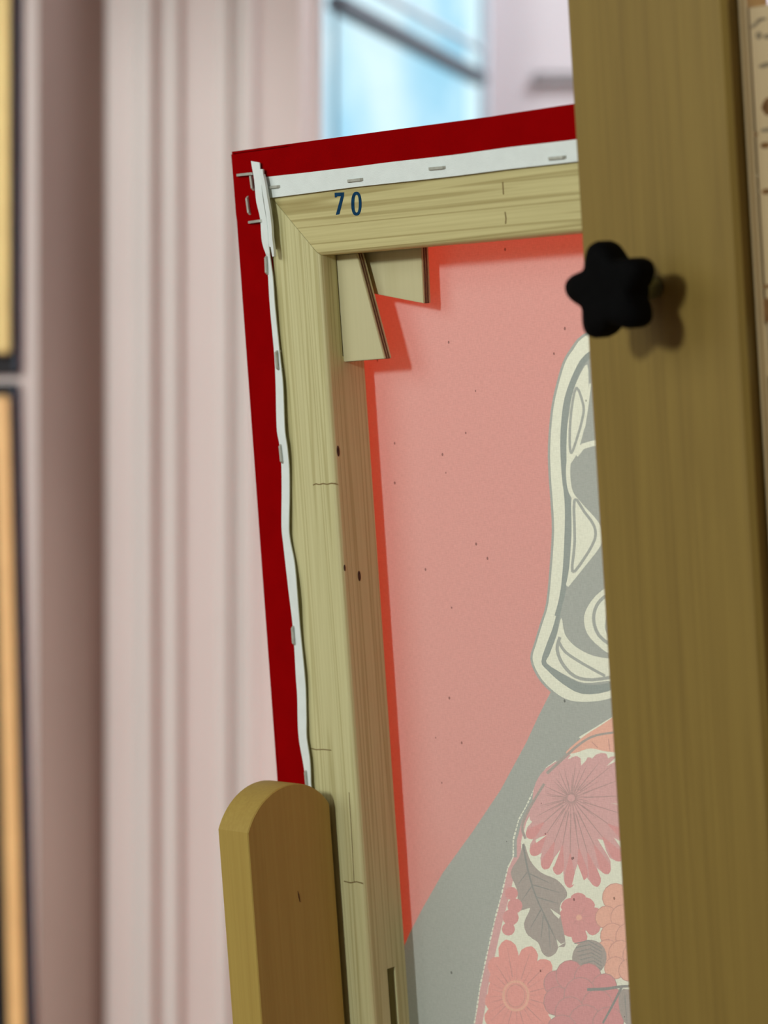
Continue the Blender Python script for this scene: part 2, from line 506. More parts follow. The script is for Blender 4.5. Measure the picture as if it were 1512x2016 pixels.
# ------------------------------------------------------------------ gold frames on the wall at the far left
def gold_frame(px_r, py_top, py_bot, tilt, gold, edge, label):
    d = ya - 0.010
    xr = (px_r - CX) / F_PX * d
    zt = EYE.z - (py_top - CY) / F_PX * d
    zb = EYE.z - (py_bot - CY) / F_PX * d
    w = 0.34
    root = empty('picture_frame', Matrix.Translation((xr, ya, zb)) @ Matrix.Rotation(tilt, 4, 'Y'))
    h = zt - zb
    box('backing', (-w, -0.0045, 0), (0, -0.0005, h), 'frame_dark', root, 0.001)
    for nm, a, b in (('rail', (-w + 0.0232, -0.011, 0.014), (-0.0217, -0.004, 0.032)),
                     ('rail', (-w + 0.0232, -0.011, h - 0.026), (-0.0217, -0.004, h - 0.008)),
                     ('rail', (-0.0215, -0.011, 0.014), (-0.0045, -0.004, h - 0.008)),
                     ('rail', (-w + 0.006, -0.011, 0.014), (-w + 0.023, -0.004, h - 0.008))):
        box(nm, a, b, gold, root, 0.004, 3)
    box('outer_edge', (-0.0040, -0.008, 0.002), (-0.0005, -0.0042, h - 0.002), edge, root, 0.001)
    box('print', (-w + 0.03, -0.006, 0.040), (-0.030, -0.0047, h - 0.036), 'print_paper', root)
    tag(root, label, 'picture frame', 'gold picture frames at the far left')
    return root
gold_frame(38, -480, 738, 0.0, 'gold', 'frame_blue', 'upper gold picture frame with black lower edge at far left')
gold_frame(76, 752, 2500, math.radians(-1.35), 'gold_o', 'frame_blue', 'lower gold picture frame, slightly tilted, at far left')

# ================================================================== THE STRETCHED CANVAS
DEPTH = 0.0275          # stretcher back face to canvas sheet
CW, CHT, BW = 0.700, 0.950, 0.045
canvas = empty('stretched_canvas', FRAME)
tag(canvas, 'red-edged stretched canvas seen from its wooden stretcher back, stamped 70', 'canvas')

# stretcher bars: profile across the bar (w from the outer edge, h), mitred ends
def bar(name, side, material, slots=()):
    r = 0.0022
    pr = [(0.0022, -DEPTH + 0.0006), (0.0022, -0.0005), (0.0028, 0.0)]
    pr += [(BW - r + r * math.sin(a), -r + r * math.cos(a)) for a in [math.radians(x) for x in (0, 20, 40, 60, 78, 90)]]
    pr += [(BW, -DEPTH + 0.0065), (0.010, -DEPTH + 0.0006)]      # bevelled so that only the outer lip meets the cloth
    L = CW if side in 'TB' else CHT
    g = 0.00012
    bm = bmesh.new()
    rings = []
    for end in (0, 1):
        ring_ = []
        for w, h in pr:
            s = w + g if end == 0 else L - w - g
            p = {'T': (s, -w, h), 'B': (s, -CHT + w, h), 'L': (w, -s, h), 'R': (CW - w, -s, h)}[side]
            ring_.append(bm.verts.new(p))
        rings.append(ring_)
    n = len(pr)
    for i in range(n):
        j = (i + 1) % n
        bm.faces.new((rings[0][i], rings[0][j], rings[1][j], rings[1][i]))
    bm.faces.new(rings[0][::-1]); bm.faces.new(rings[1])
    o = from_bm(name, bm, material, canvas)
    if slots:
        cut = bmesh.new()
        for a, b in slots:
            box_bm(cut, a, b)
        bmesh.ops.recalc_face_normals(cut, faces=cut.faces)
        cme = bpy.data.meshes.new('slot_cut'); cut.to_mesh(cme); cut.free()
        co = bpy.data.objects.new('slot_cut', cme); C.objects.link(co)
        co.parent = canvas
        md = o.modifiers.new('slots', 'BOOLEAN'); md.operation = 'DIFFERENCE'; md.object = co; md.solver = 'EXACT'
        bpy.context.view_layer.update()
        dg = bpy.context.evaluated_depsgraph_get()
        me = bpy.data.meshes.new_from_object(o.evaluated_get(dg))
        o.modifiers.clear()
        o.data = me
        bpy.data.objects.remove(co)
    return o

s_lo = cside(762, 1908, BW); s_hi = cside(778, 1908, BW)
W_L, W_R, W_T = -0.0096, -DEPTH + 0.0110, 0.0042      # wedge faces over the canvas and thickness
bar('stretcher_bar', 'L', 'pine_v', slots=[((BW - 0.012, cside(668, 702, BW).y, W_L - W_T - 0.0005), (BW + 0.004, -BW + 0.002, W_L + 0.0006)),
                                          ((BW - 0.012, s_lo.y - 0.07, min(s_hi.z, s_lo.z)), (BW + 0.004, s_lo.y, max(s_hi.z, s_lo.z)))])
bar('stretcher_bar', 'T', 'pine_h', slots=[((BW + 0.004, -BW - 0.004, W_R - W_T - 0.0005), (0.105, -BW + 0.012, W_R + 0.0006))])
bar('stretcher_bar', 'R', 'pine_v')
bar('stretcher_bar', 'B', 'pine_h')

# corner wedges (plywood keys)
def wedge(px_pts, face, label):
    pts_ = [cp(x, y, face) for x, y in px_pts]
    w = prism('corner_wedge', [(p.x, p.y) for p in pts_], face - W_T, face, 'ply', canvas, 0.0002)
    w['label'] = label
    c = sum((Vector((p.x, p.y)) for p in pts_), Vector((0, 0))) / len(pts_)
    big = []
    for p in pts_:
        q = Vector((p.x, p.y)) - c
        big.append(c + q * (1 + 0.00016 / q.length))
    for k in (0.22, 0.52):
        prism('ply_core', big, face - W_T * (k + 0.20), face - W_T * k, 'ply_core', w)
    return w
wedge([(640, 504), (702, 499), (757, 706), (668, 713), (650, 600)], W_L, 'upright plywood corner wedge')
wedge([(694, 491), (829, 482), (834, 597), (704, 572)], W_R, 'crosswise plywood corner wedge')

# red painted cloth turned over the bars
L_IN = [(493, 300), (494, 317), (500, 352), (503, 385), (505, 400), (512, 430), (514, 460), (516, 478), (520, 492), (526, 508), (527.5, 540), (531, 600),
        (540, 700), (542.5, 754), (545, 847), (549.7, 874), (553.7, 914), (554.5, 968), (554.3, 1040), (558, 1075), (567, 1155), (576.5, 1236),
        (583, 1341), (585, 1368), (586.7, 1435), (589.3, 1462), (596.6, 1502), (602, 1542), (610, 1640), (612, 1750), (622, 1860), (628, 2016), (640, 2200)]
L_OUT = [(511, 317), (513, 345), (517, 385), (521, 410), (526, 440), (528, 470), (531, 500), (533, 515), (537, 545), (541, 600), (551, 700), (556.6, 754), (560.6, 847),
         (564.7, 874), (568.7, 914), (569.6, 968), (568.6, 1040), (571, 1062), (579, 1102), (584, 1155), (590.5, 1236), (600.6, 1341), (602.8, 1408),
         (603.3, 1448), (609, 1488), (611, 1515), (612, 1542), (622, 1640), (625, 1750), (636, 1860), (643, 2016), (655, 2200)]
RED_EDGE = [(455, 304), (459, 350), (463, 400), (465.5, 430), (469.5, 446), (478, 560), (489, 700), (508, 960), (527.7, 1240), (546, 1480), (553, 1580), (585, 2016), (598, 2200)]
ys = [304 + i * 13 for i in range(147)]
H_R = 0.0007
left = [cp(interp(RED_EDGE, y), y, H_R) for y in ys]
right = [cp(interp(L_IN, y) + 9, y + 1, H_R) for y in ys]
ribbon('turned_cloth', left, right, 0.0006, 'red_cloth', canvas)['label'] = 'red painted cloth turned over the upright bar'
# lower stretch of the same edge, straight down to the bottom corner
yb = left[-1].y
box('turned_cloth', (left[-1].x * 0.3, -CHT, 0.0001), (right[-1].x, yb, H_R), 'red_cloth', canvas)
T_A, T_B = cp(462, 302, 0.0011), cp(1109, 208, 0.0011)
T_TOP = [(455, 304), (560, 290), (640, 274.5), (760, 258), (880, 243), (1000, 224), (1110, 207)]
T_LOW = [(500, 351), (600, 340), (700, 328), (760, 320), (840, 311), (900, 304), (1000, 290), (1114, 277)]
T_WHITE = [(529, 390), (600, 381), (700, 368), (830, 354), (900, 346), (1000, 333), (1118, 320)]
def lin(poly, x):
    for (x0, y0), (x1, y1) in zip(poly, poly[1:]):
        if x <= x1:
            return y0 + (y1 - y0) * (x - x0) / (x1 - x0)
    (x0, y0), (x1, y1) = poly[-2], poly[-1]
    return y1 + (y1 - y0) / (x1 - x0) * (x - x1)
# top edge: along u, pixel columns give the height of the edge lines
xs = [465 + i * 24 for i in range(28)]
top = [cp(x, lin(T_TOP, x), 0.0012) for x in xs]
low = [cp(max(x, 497) if i == 0 else x + (34 if i == 0 else max(0, 34 - 12 * i)), lin(T_LOW, max(x, 497) + max(0, 34 - 12 * i)) + 5, 0.0012) for i, x in enumerate(xs)]
k = (CW - top[-1].x)
top.append(Vector((CW, top[-1].y * 0.3, 0.0012))); low.append(Vector((CW, low[-1].y, 0.0012)))
ribbon('turned_cloth', top, low, 0.0006, 'red_cloth', canvas)['label'] = 'red painted cloth turned over the top bar'
# bright folded crease at the outer corner
ca, cb = cp(463, 304, 0.0017), cp(496, 321, 0.0017)
ribbon('fold_crease', [cp(461, 304, 0.0016), cp(478, 311.5, 0.0018), cp(495, 319.5, 0.0016)], [cp(466, 303, 0.0013), cp(482, 309, 0.0013), cp(499, 319, 0.0013)], 0.0005, 'red_cloth', canvas)
# cloth over the outer sides
box('canvas_side', (-0.0010, -CHT, -DEPTH - 0.0004), (0.0000, 0.0, 0.0), 'red_cloth', canvas)
box('canvas_side', (CW, -CHT, -DEPTH - 0.0004), (CW + 0.0008, 0.0, 0.0005), 'red_cloth', canvas)
box('canvas_side', (-0.0004, -0.0008, -DEPTH - 0.0004), (CW + 0.0008, 0.0, 0.0), 'red_cloth', canvas)
box('canvas_side', (-0.0010, -CHT - 0.0008, -DEPTH - 0.0004), (CW + 0.0008, -CHT, 0.0005), 'red_cloth', canvas)

# white unpainted selvage
xs = [505 + i * 24 for i in range(26)]
a_ = [cp(x, lin(T_LOW, x), 0.0017) for x in xs] + [Vector((CW - 0.004, cp(1118, 277, 0.0017).y, 0.0017))]
b_ = [cp(x + 3, lin(T_WHITE, x + 3), 0.0015) for x in xs] + [Vector((CW - 0.004, cp(1118, 320, 0.0015).y, 0.0015))]
ribbon('selvage', a_, b_, 0.0005, 'white_cloth', canvas)['label'] = 'white unpainted cloth edge along the top bar'
ys = [317 + i * 9 for i in range(206)]
def curl(y):
    return 0.0011 + 0.0006 * max(0, math.sin(y / 58.0)) + 0.0002 * math.sin(y / 23.0 + 1)
la, lb = [], []
for y in ys:
    lift = 0.0006 if y < 505 else 0.0
    la.append(cp(interp(L_IN, y), y, 0.0016 + lift))
    lb.append(cp(interp(L_OUT, y) , y + 3, 0.0009 + lift + curl(y)))
ribbon('selvage', la, lb, 0.00045, 'white_cloth', canvas)['label'] = 'wavy white cloth edge along the upright bar'
# folded corner layers beside it
F1 = [(513, 340), (519, 365), (521, 385), (525, 410), (530, 432), (532, 455), (533, 480), (537, 505)]
F2 = [(518, 343), (522, 362), (526, 388), (530, 410), (534, 440), (536, 470), (538.5, 490), (539.5, 506)]
ys = [343 + i * 9 for i in range(19)]
ribbon('cloth_fold', [cp(interp(F1, y) - 1, y, 0.0042) for y in ys], [cp(interp(F2, y), y, 0.0050) for y in ys], 0.0012, 'white_cloth', canvas)
G1 = [(509, 330), (516, 372), (521, 405), (526, 440), (529, 480), (533, 500)]
G2 = [(517, 338), (521, 372), (526, 405), (531, 440), (534, 480), (536, 500)]
ys = [333 + i * 9 for i in range(18)]
ribbon('cloth_fold', [cp(interp(G1, y), y, 0.0031) for y in ys], [cp(interp(G2, y), y, 0.0036) for y in ys], 0.0008, 'white_cloth', canvas)

# staples
def staple(x0, y0, x1, y1, h, lift=0.0):
    a, b = cp(x0, y0, h), cp(x1, y1, h + lift)
    d = (b - a); ln = d.length
    d.normalize()
    w = d.cross(Vector((0, 0, 1))).normalized()
    up = w.cross(d)
    mtx = Matrix(((d.x, w.x, up.x, a.x), (d.y, w.y, up.y, a.y), (d.z, w.z, up.z, a.z), (0, 0, 0, 1)))
    bm = bmesh.new()
    r = 0.00062
    prof_ = [(0.0, -0.003), (0.0, -0.0006), (0.0006, 0.0001), (ln - 0.0006, 0.0001), (ln, -0.0006), (ln, -0.003)]
    rings = []
    for i, (px, pz) in enumerate(prof_):
        q0 = Vector(prof_[max(0, i - 1)]); q1 = Vector(prof_[min(5, i + 1)])
        t = (q1 - q0).normalized(); nn = Vector((-t.y, t.x))
        rings.append([bm.verts.new((px + nn.x * r * c, r * 1.15 * s, pz + nn.y * r * c)) for c, s in ((0.7, 0.7), (0.7, -0.7), (-0.7, -0.7), (-0.7, 0.7))])
    for p, q in zip(rings, rings[1:]):
        for i in range(4):
            j = (i + 1) % 4
            bm.faces.new((p[i], p[j], q[j], q[i]))
    bm.faces.new(rings[0]); bm.faces.new(rings[-1][::-1])
    bmesh.ops.transform(bm, matrix=mtx, verts=bm.verts)
    return from_bm('staple', bm, 'steel', canvas)
for s in ((466, 345, 494, 342, 0.0016, 0.001), (493.5, 343, 497.5, 373, 0.0016, 0), (486, 388, 490.5, 421, 0.0012, 0), (489, 438, 514, 434.5, 0.0016, 0.0012),
          (523.5, 505, 525, 539, 0.0022, 0), (543.5, 692, 546.5, 727, 0.0026, 0), (551.5, 876, 555, 911, 0.0022, 0), (576, 1234, 578.5, 1269, 0.0022, 0),
          (601.5, 1518, 605, 1552, 0.0022, 0), (527, 369.5, 549, 367, 0.0020, 0), (683.5, 356.5, 712.5, 353, 0.0020, 0), (843.5, 332.5, 875, 329.5, 0.0020, 0), (1079, 312.5, 1112, 309, 0.0020, 0)):
    staple(*s)

# stamped number 70
H_INK = 0.00012
def ink(px_pts):
    p_ = [cp(x, y, H_INK) for x, y in px_pts]
    return [(p.x, p.y) for p in p_]
prism('stamped_digit', ink([(658.6, 379.5), (677.2, 378.5), (677, 386), (668, 422), (661, 423), (671, 386), (663.5, 386.5), (663, 388.5), (659, 389)]), 0.00002, H_INK, 'ink', canvas)['label'] = 'blue stamped digit 7'
bm = bmesh.new()
ro = []; ri = []
for i in range(32):
    a = 2 * math.pi * i / 32
    e = lambda t, q=0.85: math.copysign(abs(t) ** q, t)
    po = cp(701.5 + 10.2 * e(math.cos(a)) , 401 + 23.6 * e(math.sin(a)), H_INK); pi_ = cp(701.8 + 4.4 * e(math.cos(a)), 401 + 17.6 * e(math.sin(a)), H_INK)
    ro.append((bm.verts.new(po), bm.verts.new((po.x, po.y, 0.00002)))); ri.append((bm.verts.new(pi_), bm.verts.new((pi_.x, pi_.y, 0.00002))))
for i in range(32):
    j = (i + 1) % 32
    bm.faces.new((ro[i][0], ro[j][0], ri[j][0], ri[i][0])); bm.faces.new((ro[i][1], ro[j][1], ri[j][1], ri[i][1]))
    bm.faces.new((ro[i][0], ro[j][0], ro[j][1], ro[i][1])); bm.faces.new((ri[i][0], ri[j][0], ri[j][1], ri[i][1]))
from_bm('stamped_digit', bm, 'ink', canvas)['label'] = 'blue stamped digit 0'

# glue joints, cracks and knots of the bars
def joint_line(px_pts, width, material='joint', name='finger_joint'):
    p_ = [cp(x, y, 0.00010) for x, y in px_pts]
    d = (p_[-1] - p_[0]).normalized(); w = Vector((-d.y, d.x, 0)) * width / 2
    return ribbon(name, [p + w for p in p_], [p - w for p in p_], 0.00008, material, canvas)
joint_line([(616, 955), (622, 952.5), (628, 954), (636, 952), (644, 953.5), (652, 951.5), (661, 952)], 0.00045)
joint_line([(611, 1473), (622, 1476), (636, 1475.5), (652, 1477)], 0.0004)
joint_line([(677, 1735), (690, 1738), (702, 1736), (713, 1739)], 0.00045)
joint_line([(687, 1560), (692, 1640), (697, 1736)], 0.0003, 'joint', 'grain_crack')
joint_line([(989.5, 358), (990, 368), (991, 383)], 0.0005)
joint_line([(994, 417), (996, 430), (995, 441)], 0.0005)
def knot(px, py, ry, rz):
    c = cside(px, py, BW + 0.00012)
    bm = bmesh.new()
    top_ = [bm.verts.new((c.x, c.y + ry * math.sin(a), c.z + rz * math.cos(a))) for a in [2 * math.pi * i / 14 for i in range(14)]]
    bot_ = [bm.verts.new((c.x - 0.0004, v.co.y, v.co.z)) for v in top_]
    bm.faces.new(top_); bm.faces.new(bot_[::-1])
    for i in range(14):
        j = (i + 1) % 14
        bm.faces.new((top_[i], top_[j], bot_[j], bot_[i]))
    from_bm('knot', bm, 'knot', canvas)
knot(666, 888, 0.0022, 0.0007); knot(707.5, 1134, 0.0021, 0.0008); knot(679, 1118, 0.0013, 0.0004)

# ------------------------------------------------------------------ the painted sheet
T = {  # light let through (linear), paint colour seen from the front
    'red': ((0.1058, 0.0094, 0.0047), (0.74, 0.014, 0.035)),
    'cream': ((0.1254, 0.1286, 0.0928), (0.85, 0.84, 0.76)),
    'grey': ((0.0289, 0.0314, 0.0251), (0.10, 0.11, 0.11)),
    'grey_dark': ((0.0075, 0.0138, 0.0113), (0.05, 0.05, 0.055)),
    'blush': ((0.1004, 0.0282, 0.0282), (0.70, 0.28, 0.32)),
    'rose': ((0.1066, 0.0113, 0.0125), (0.70, 0.14, 0.18)),
    'deep_rose': ((0.1004, 0.0063, 0.0101), (0.62, 0.08, 0.14)),
    'blush_dark': ((0.050, 0.006, 0.006), (0.50, 0.18, 0.20)),
    'peach': ((0.1348, 0.0427, 0.0200), (0.85, 0.42, 0.25)),
    'peach_dark': ((0.080, 0.012, 0.003), (0.55, 0.25, 0.15)),
    'coral': ((0.1317, 0.0188, 0.0125), (0.82, 0.25, 0.20)),
    'coral_dark': ((0.075, 0.004, 0.003), (0.55, 0.16, 0.13)),
    'leaf': ((0.0345, 0.0188, 0.0138), (0.22, 0.17, 0.14)),
    'leaf_dark': ((0.0050, 0.0012, 0.0007), (0.12, 0.09, 0.08)),
}
order = list(T)
layers = []           # (material, polygon in photo pixels)
def fill(m, pts_):
    layers.append((m, pts_))
def stroke(m, pts_, w, w_end=None):
    we = w if w_end is None else w_end
    n = len(pts_)
    for i, (a, b) in enumerate(zip(pts_, pts_[1:])):
        d = Vector((b[0] - a[0], b[1] - a[1]))
        if d.length < 1e-3:
            continue
        q = Vector((-d.y, d.x)).normalized()
        wa = (w + (we - w) * i / max(1, n - 1)) / 2
        wb_ = (w + (we - w) * (i + 1) / max(1, n - 1)) / 2
        e = d.normalized() * 0.8
        layers.append((m, [(a[0] + q.x * wa - e.x, a[1] + q.y * wa - e.y), (b[0] + q.x * wb_ + e.x, b[1] + q.y * wb_ + e.y),
                           (b[0] - q.x * wb_ + e.x, b[1] - q.y * wb_ + e.y), (a[0] - q.x * wa - e.x, a[1] - q.y * wa - e.y)]))
def smooth_pts(p_, n=4, closed=False):
    out = []
    m = len(p_)
    rng = range(m if closed else m - 1)
    for i in rng:
        p0 = p_[(i - 1) % m] if closed or i > 0 else p_[i]
        p1 = p_[i]; p2 = p_[(i + 1) % m]
        p3 = p_[(i + 2) % m] if closed or i + 2 < m else p_[(i + 1) % m]
        for k_ in range(n):
            t = k_ / n
            out.append(tuple(0.5 * (2 * p1[c] + (p2[c] - p0[c]) * t + (2 * p0[c] - 5 * p1[c] + 4 * p2[c] - p3[c]) * t * t
                                    + (3 * p1[c] - p0[c] - 3 * p2[c] + p3[c]) * t ** 3) for c in (0, 1)))
    if not closed:
        out.append(p_[-1])
    return out
def ell(cx, cy, rx, ry, rot=0.0, n=18):
    return [(cx + rx * math.cos(a) * math.cos(rot) - ry * math.sin(a) * math.sin(rot),
             cy + rx * math.cos(a) * math.sin(rot) + ry * math.sin(a) * math.cos(rot)) for a in [2 * math.pi * i / n for i in range(n)]]
def petal(cx, cy, tx, ty, w, n=7):
    """petal from a flower's centre to its tip, rounded at the tip"""
    d = Vector((tx - cx, ty - cy)); ln = d.length; d.normalize(); q = Vector((-d.y, d.x))
    pr_ = [(0.0, 0.12), (0.25, 0.42), (0.5, 0.75), (0.72, 0.98), (0.88, 0.86), (0.96, 0.5), (1.0, 0.08)]
    a = [(cx + d.x * ln * t + q.x * w / 2 * s, cy + d.y * ln * t + q.y * w / 2 * s) for t, s in pr_]
    b = [(cx + d.x * ln * t - q.x * w / 2 * s, cy + d.y * ln * t - q.y * w / 2 * s) for t, s in pr_]
    return a + b[::-1]
def Z6(*p_):   # coordinates read off an enlarged crop of the head
    return [(980 + x / 2.586, 640 + y / 2.586) for x, y in p_]
def Z5(*p_):   # coordinates read off an enlarged crop of the shirt
    return [(900 + x / 3.274, 1400 + y / 3.274) for x, y in p_]

# neck and hair: dark grey mass
NECK_L = [(1088, 1355), (1060, 1410), (1036, 1462), (985, 1556), (930, 1638), (872, 1718), (832, 1788), (806, 1838), (780, 1900), (760, 2016), (740, 2300)]
fill('grey', NECK_L + [(1000, 2300), (1420, 2300), (1420, 1330)])
# head with its pale patterned border
head_o = Z6((430, 50), (370, 120), (330, 190), (290, 330), (268, 450), (255, 620), (258, 760), (268, 900), (275, 1050), (262, 1250), (245, 1420), (215, 1520),
            (185, 1620), (165, 1700), (200, 1790), (260, 1860), (340, 1915), (430, 1932), (560, 1918)) + [(1250, 1358), (1320, 1300), (1372, 1210), (1378, 1000), (1360, 860), (1320, 730), (1262, 660), (1200, 638)]
fill('grey', smooth_pts(head_o, 3, True))
head_c = Z6((436, 62), (382, 128), (342, 194), (302, 332), (280, 450), (267, 620), (270, 760), (280, 900), (287, 1050), (274, 1250), (257, 1420), (226, 1524),
            (196, 1622), (177, 1700), (210, 1782), (268, 1850), (345, 1903), (430, 1918), (560, 1904)) + [(1246, 1350), (1312, 1292), (1364, 1206), (1370, 1000), (1352, 862), (1314, 736), (1258, 667), (1200, 645)]
fill('cream', smooth_pts(head_c, 3, True))
head_i = Z6((445, 150), (385, 245), (340, 370), (322, 500), (318, 620), (325, 760), (340, 900), (340, 1050), (330, 1250), (310, 1420), (280, 1540), (250, 1620),
            (222, 1712), (250, 1755), (330, 1826), (430, 1878), (560, 1865)) + [(1236, 1338), (1300, 1280), (1345, 1200), (1350, 1000), (1334, 870), (1298, 752), (1246, 690), (1200, 672)]
fill('grey_dark', smooth_pts(head_i, 3, True))
inner = Z6((470, 170), (412, 255), (372, 380), (354, 500), (352, 640), (358, 760), (372, 900), (374, 1050), (362, 1250), (345, 1360), (318, 1470), (300, 1570), (262, 1680),
           (255, 1722), (345, 1785), (440, 1828), (560, 1822)) + [(1226, 1318), (1284, 1262), (1326, 1192), (1330, 1000), (1314, 876), (1282, 768), (1236, 712), (1200, 694)]
fill('grey', smooth_pts(inner, 3, True))
fill('cream', smooth_pts(Z6((455, 200), (408, 275), (378, 360), (364, 450), (352, 540), (350, 690), (364, 712), (402, 655), (432, 560), (456, 450), (462, 330)), 3, True))
ring1 = smooth_pts(Z6((400, 318), (436, 410), (430, 480), (402, 580), (374, 652), (366, 580), (374, 440)), 3, True)
stroke('grey', ring1 + [ring1[0]], 5)
stroke('cream', Z6((470, 300), (458, 400), (440, 520)), 4)
stroke('cream', Z6((398, 660), (430, 618), (485, 602), (560, 590)), 11)
stroke('cream', smooth_pts(Z6((362, 680), (358, 760), (372, 850), (420, 915), (500, 1005), (516, 1062), (512, 1120), (440, 1215), (352, 1325)), 4), 8.5)
fill('cream', smooth_pts(Z6((378, 870), (440, 940), (505, 1020), (512, 1085), (470, 1180), (400, 1260), (350, 1330), (364, 1230), (376, 1050)), 3, True))
ring2 = smooth_pts(Z6((390, 890), (440, 950), (490, 1022), (494, 1090), (440, 1188), (380, 1256), (392, 1100)), 3, True)
stroke('grey', ring2 + [ring2[0]], 5.5)
stroke('grey_dark', smooth_pts(Z6((352, 870), (362, 1000), (352, 1180), (340, 1290), (322, 1400), (300, 1480)), 3), 9)
# circle motif at the right
fill('cream', smooth_pts(Z6((610, 1310), (545, 1340), (480, 1400), (440, 1480), (455, 1570), (520, 1640), (590, 1680)) + [(1250, 1285), (1275, 1230), (1262, 1170), (1240, 1146)], 3, True))
stroke('grey', smooth_pts(Z6((640, 1350), (560, 1372), (505, 1425), (488, 1500), (515, 1580), (590, 1640)), 3), 6.5)
stroke('grey', Z6((556, 1480), (550, 1540), (575, 1625)), 4)
# folded leaf at the jaw
fill('cream', smooth_pts(Z6((324, 1490), (342, 1575), (400, 1640), (490, 1685), (600, 1712), (640, 1820), (560, 1812), (440, 1822), (345, 1782), (250, 1722), (262, 1680), (300, 1580)), 3, True))
stroke('grey', smooth_pts(Z6((316, 1590), (302, 1650), (330, 1725), (392, 1788), (480, 1806), (620, 1785)), 3), 6.5)
stroke('grey', smooth_pts(Z6((310, 1610), (345, 1665), (430, 1722), (545, 1786)), 3), 5.5)

# ---- flowered shirt
SHIRT_L = Z5((1030, 20), (960, 60), (880, 110), (780, 170), (690, 265), (640, 320), (575, 370), (510, 480), (455, 600), (400, 700), (365, 830), (365, 940), (330, 1010),
             (290, 1180), (250, 1330), (215, 1480), (180, 1640), (150, 1780), (130, 1920), (110, 2040))
fill('cream', SHIRT_L + [(925, 2300), (1420, 2300), (1420, 1390), (1260, 1385)])
# seam along the shirt's edge
stroke('blush', [(x + 7, y + 2) for x, y in SHIRT_L[4:]], 15)
stroke('grey', [(x + 1, y) for x, y in SHIRT_L[3:12]], 10)
for (x0, y0), (x1, y1) in list(zip(SHIRT_L[5:], SHIRT_L[6:])):
    n = 5
    for i in range(n):
        t = (i + 0.15) / n
        stroke('cream', [(x0 + (x1 - x0) * t - 1, y0 + (y1 - y0) * t), (x0 + (x1 - x0) * (t + 0.11) - 1, y0 + (y1 - y0) * (t + 0.11))], 3.2 if 2 < i else 2.2)
def lumps(cx, cy, spots, m, dark):
    for dx, dy, r in spots:
        p_ = ell(cx + dx, cy + dy, r, r * 1.08, 0.3, 14)
        fill(dark, ell(cx + dx, cy + dy, r + 1.6, r * 1.08 + 1.6, 0.3, 14)); fill(m, p_)
def flower(cx, cy, tips, w, m, dark):
    for tx, ty in tips:
        fill(m, petal(cx, cy, tx, ty, w))
    for tx, ty in tips:
        stroke(dark, [(cx + (tx - cx) * 0.18, cy + (ty - cy) * 0.18), (cx + (tx - cx) * 0.80, cy + (ty - cy) * 0.80)], 2.4, 0.8)
# peach petals at the collar
fill('peach', smooth_pts(Z5((1100, -40), (1030, 20), (930, 90), (820, 160), (700, 265), (760, 270), (860, 240), (980, 262), (1120, 240)), 3, True))
stroke('peach_dark', Z5((870, 200), (905, 235)), 2); stroke('peach_dark', Z5((975, 180), (985, 255)), 2)
# large blush flower
c5 = Z5((735, 560))[0]
tips = Z5((470, 700), (450, 815), (480, 930), (560, 1020), (645, 1055), (725, 1140), (815, 1090), (905, 1132), (975, 1050), (1060, 965), (1120, 830), (1180, 700), (1200, 540),
          (1160, 400), (1060, 300), (960, 275), (860, 300), (770, 290), (680, 330), (590, 420), (530, 540), (490, 620))
fill('blush', ell(c5[0], c5[1], 76, 78, 0.2, 28))
flower(c5[0], c5[1], tips, 34, 'blush', 'blush_dark')
for tx, ty in tips[1:11]:
    fill('rose', petal(c5[0] + (tx - c5[0]) * 0.62, c5[1] + (ty - c5[1]) * 0.62, tx, ty, 22))
for i in range(26):
    a = 2 * math.pi * i / 26 + 0.1
    stroke('blush_dark', [(c5[0] + 8 * math.cos(a), c5[1] + 8 * math.sin(a)), (c5[0] + (34 + 14 * (i % 3)) * math.cos(a + 0.08), c5[1] + (34 + 14 * (i % 3)) * math.sin(a + 0.08))], 2.2, 0.7)
# pale gaps between the petals
for p_ in (((510, 850), (580, 798), (530, 815), (505, 830)), ((578, 1045), (625, 1000), (668, 890), (630, 940), (600, 1000)), ((660, 1060), (690, 1110), (684, 1030)), ((740, 1120), (820, 1100), (776, 985), (762, 1030)),
           ((992, 965), (905, 825), (940, 830), (960, 900)), ((960, 1060), (900, 1010), (925, 1075)), ((800, 350), (795, 300), (835, 240), (856, 265), (830, 320)), ((962, 355), (1010, 310), (1040, 262), (1062, 290), (1020, 325))):
    fill('cream', Z5(*p_))
stroke('leaf', smooth_pts(Z5((580, 400), (700, 290), (800, 205), (900, 155), (1080, 130)), 3), 6, 4)
# small coral flower
c6 = Z5((785, 1330))[0]
tips6 = Z5((780, 1170), (860, 1210), (930, 1310), (915, 1420), (790, 1505), (690, 1440), (655, 1330), (690, 1220))
fill('rose', ell(c6[0], c6[1], 27, 30, 0, 18))
for tx, ty in tips6:
    fill('rose', petal(c6[0], c6[1], tx, ty, 32))
for tx, ty in tips6:
    stroke('coral_dark', [(c6[0] + (tx - c6[0]) * 0.2, c6[1] + (ty - c6[1]) * 0.2), (c6[0] + (tx - c6[0]) * 0.55, c6[1] + (ty - c6[1]) * 0.55)], 1.6, 0.6)
fill('peach', ell(c6[0], c6[1], 6, 6, 0, 10))
# peach cluster at the right
cl = Z5((1090, 1400))[0]
lumps(cl[0], cl[1], [(20, -92, 26), (-22, -62, 24), (28, -50, 24), (-40, -22, 20), (-8, -22, 22), (24, -14, 22), (-28, 14, 22), (4, 16, 24), (34, 20, 22), (-38, 44, 20), (-12, 48, 22), (18, 52, 24),
                            (-22, 78, 20), (6, 82, 20), (32, 84, 22), (46, -74, 26), (56, -20, 26), (60, 40, 26), (58, 88, 24)], 'peach', 'peach_dark')
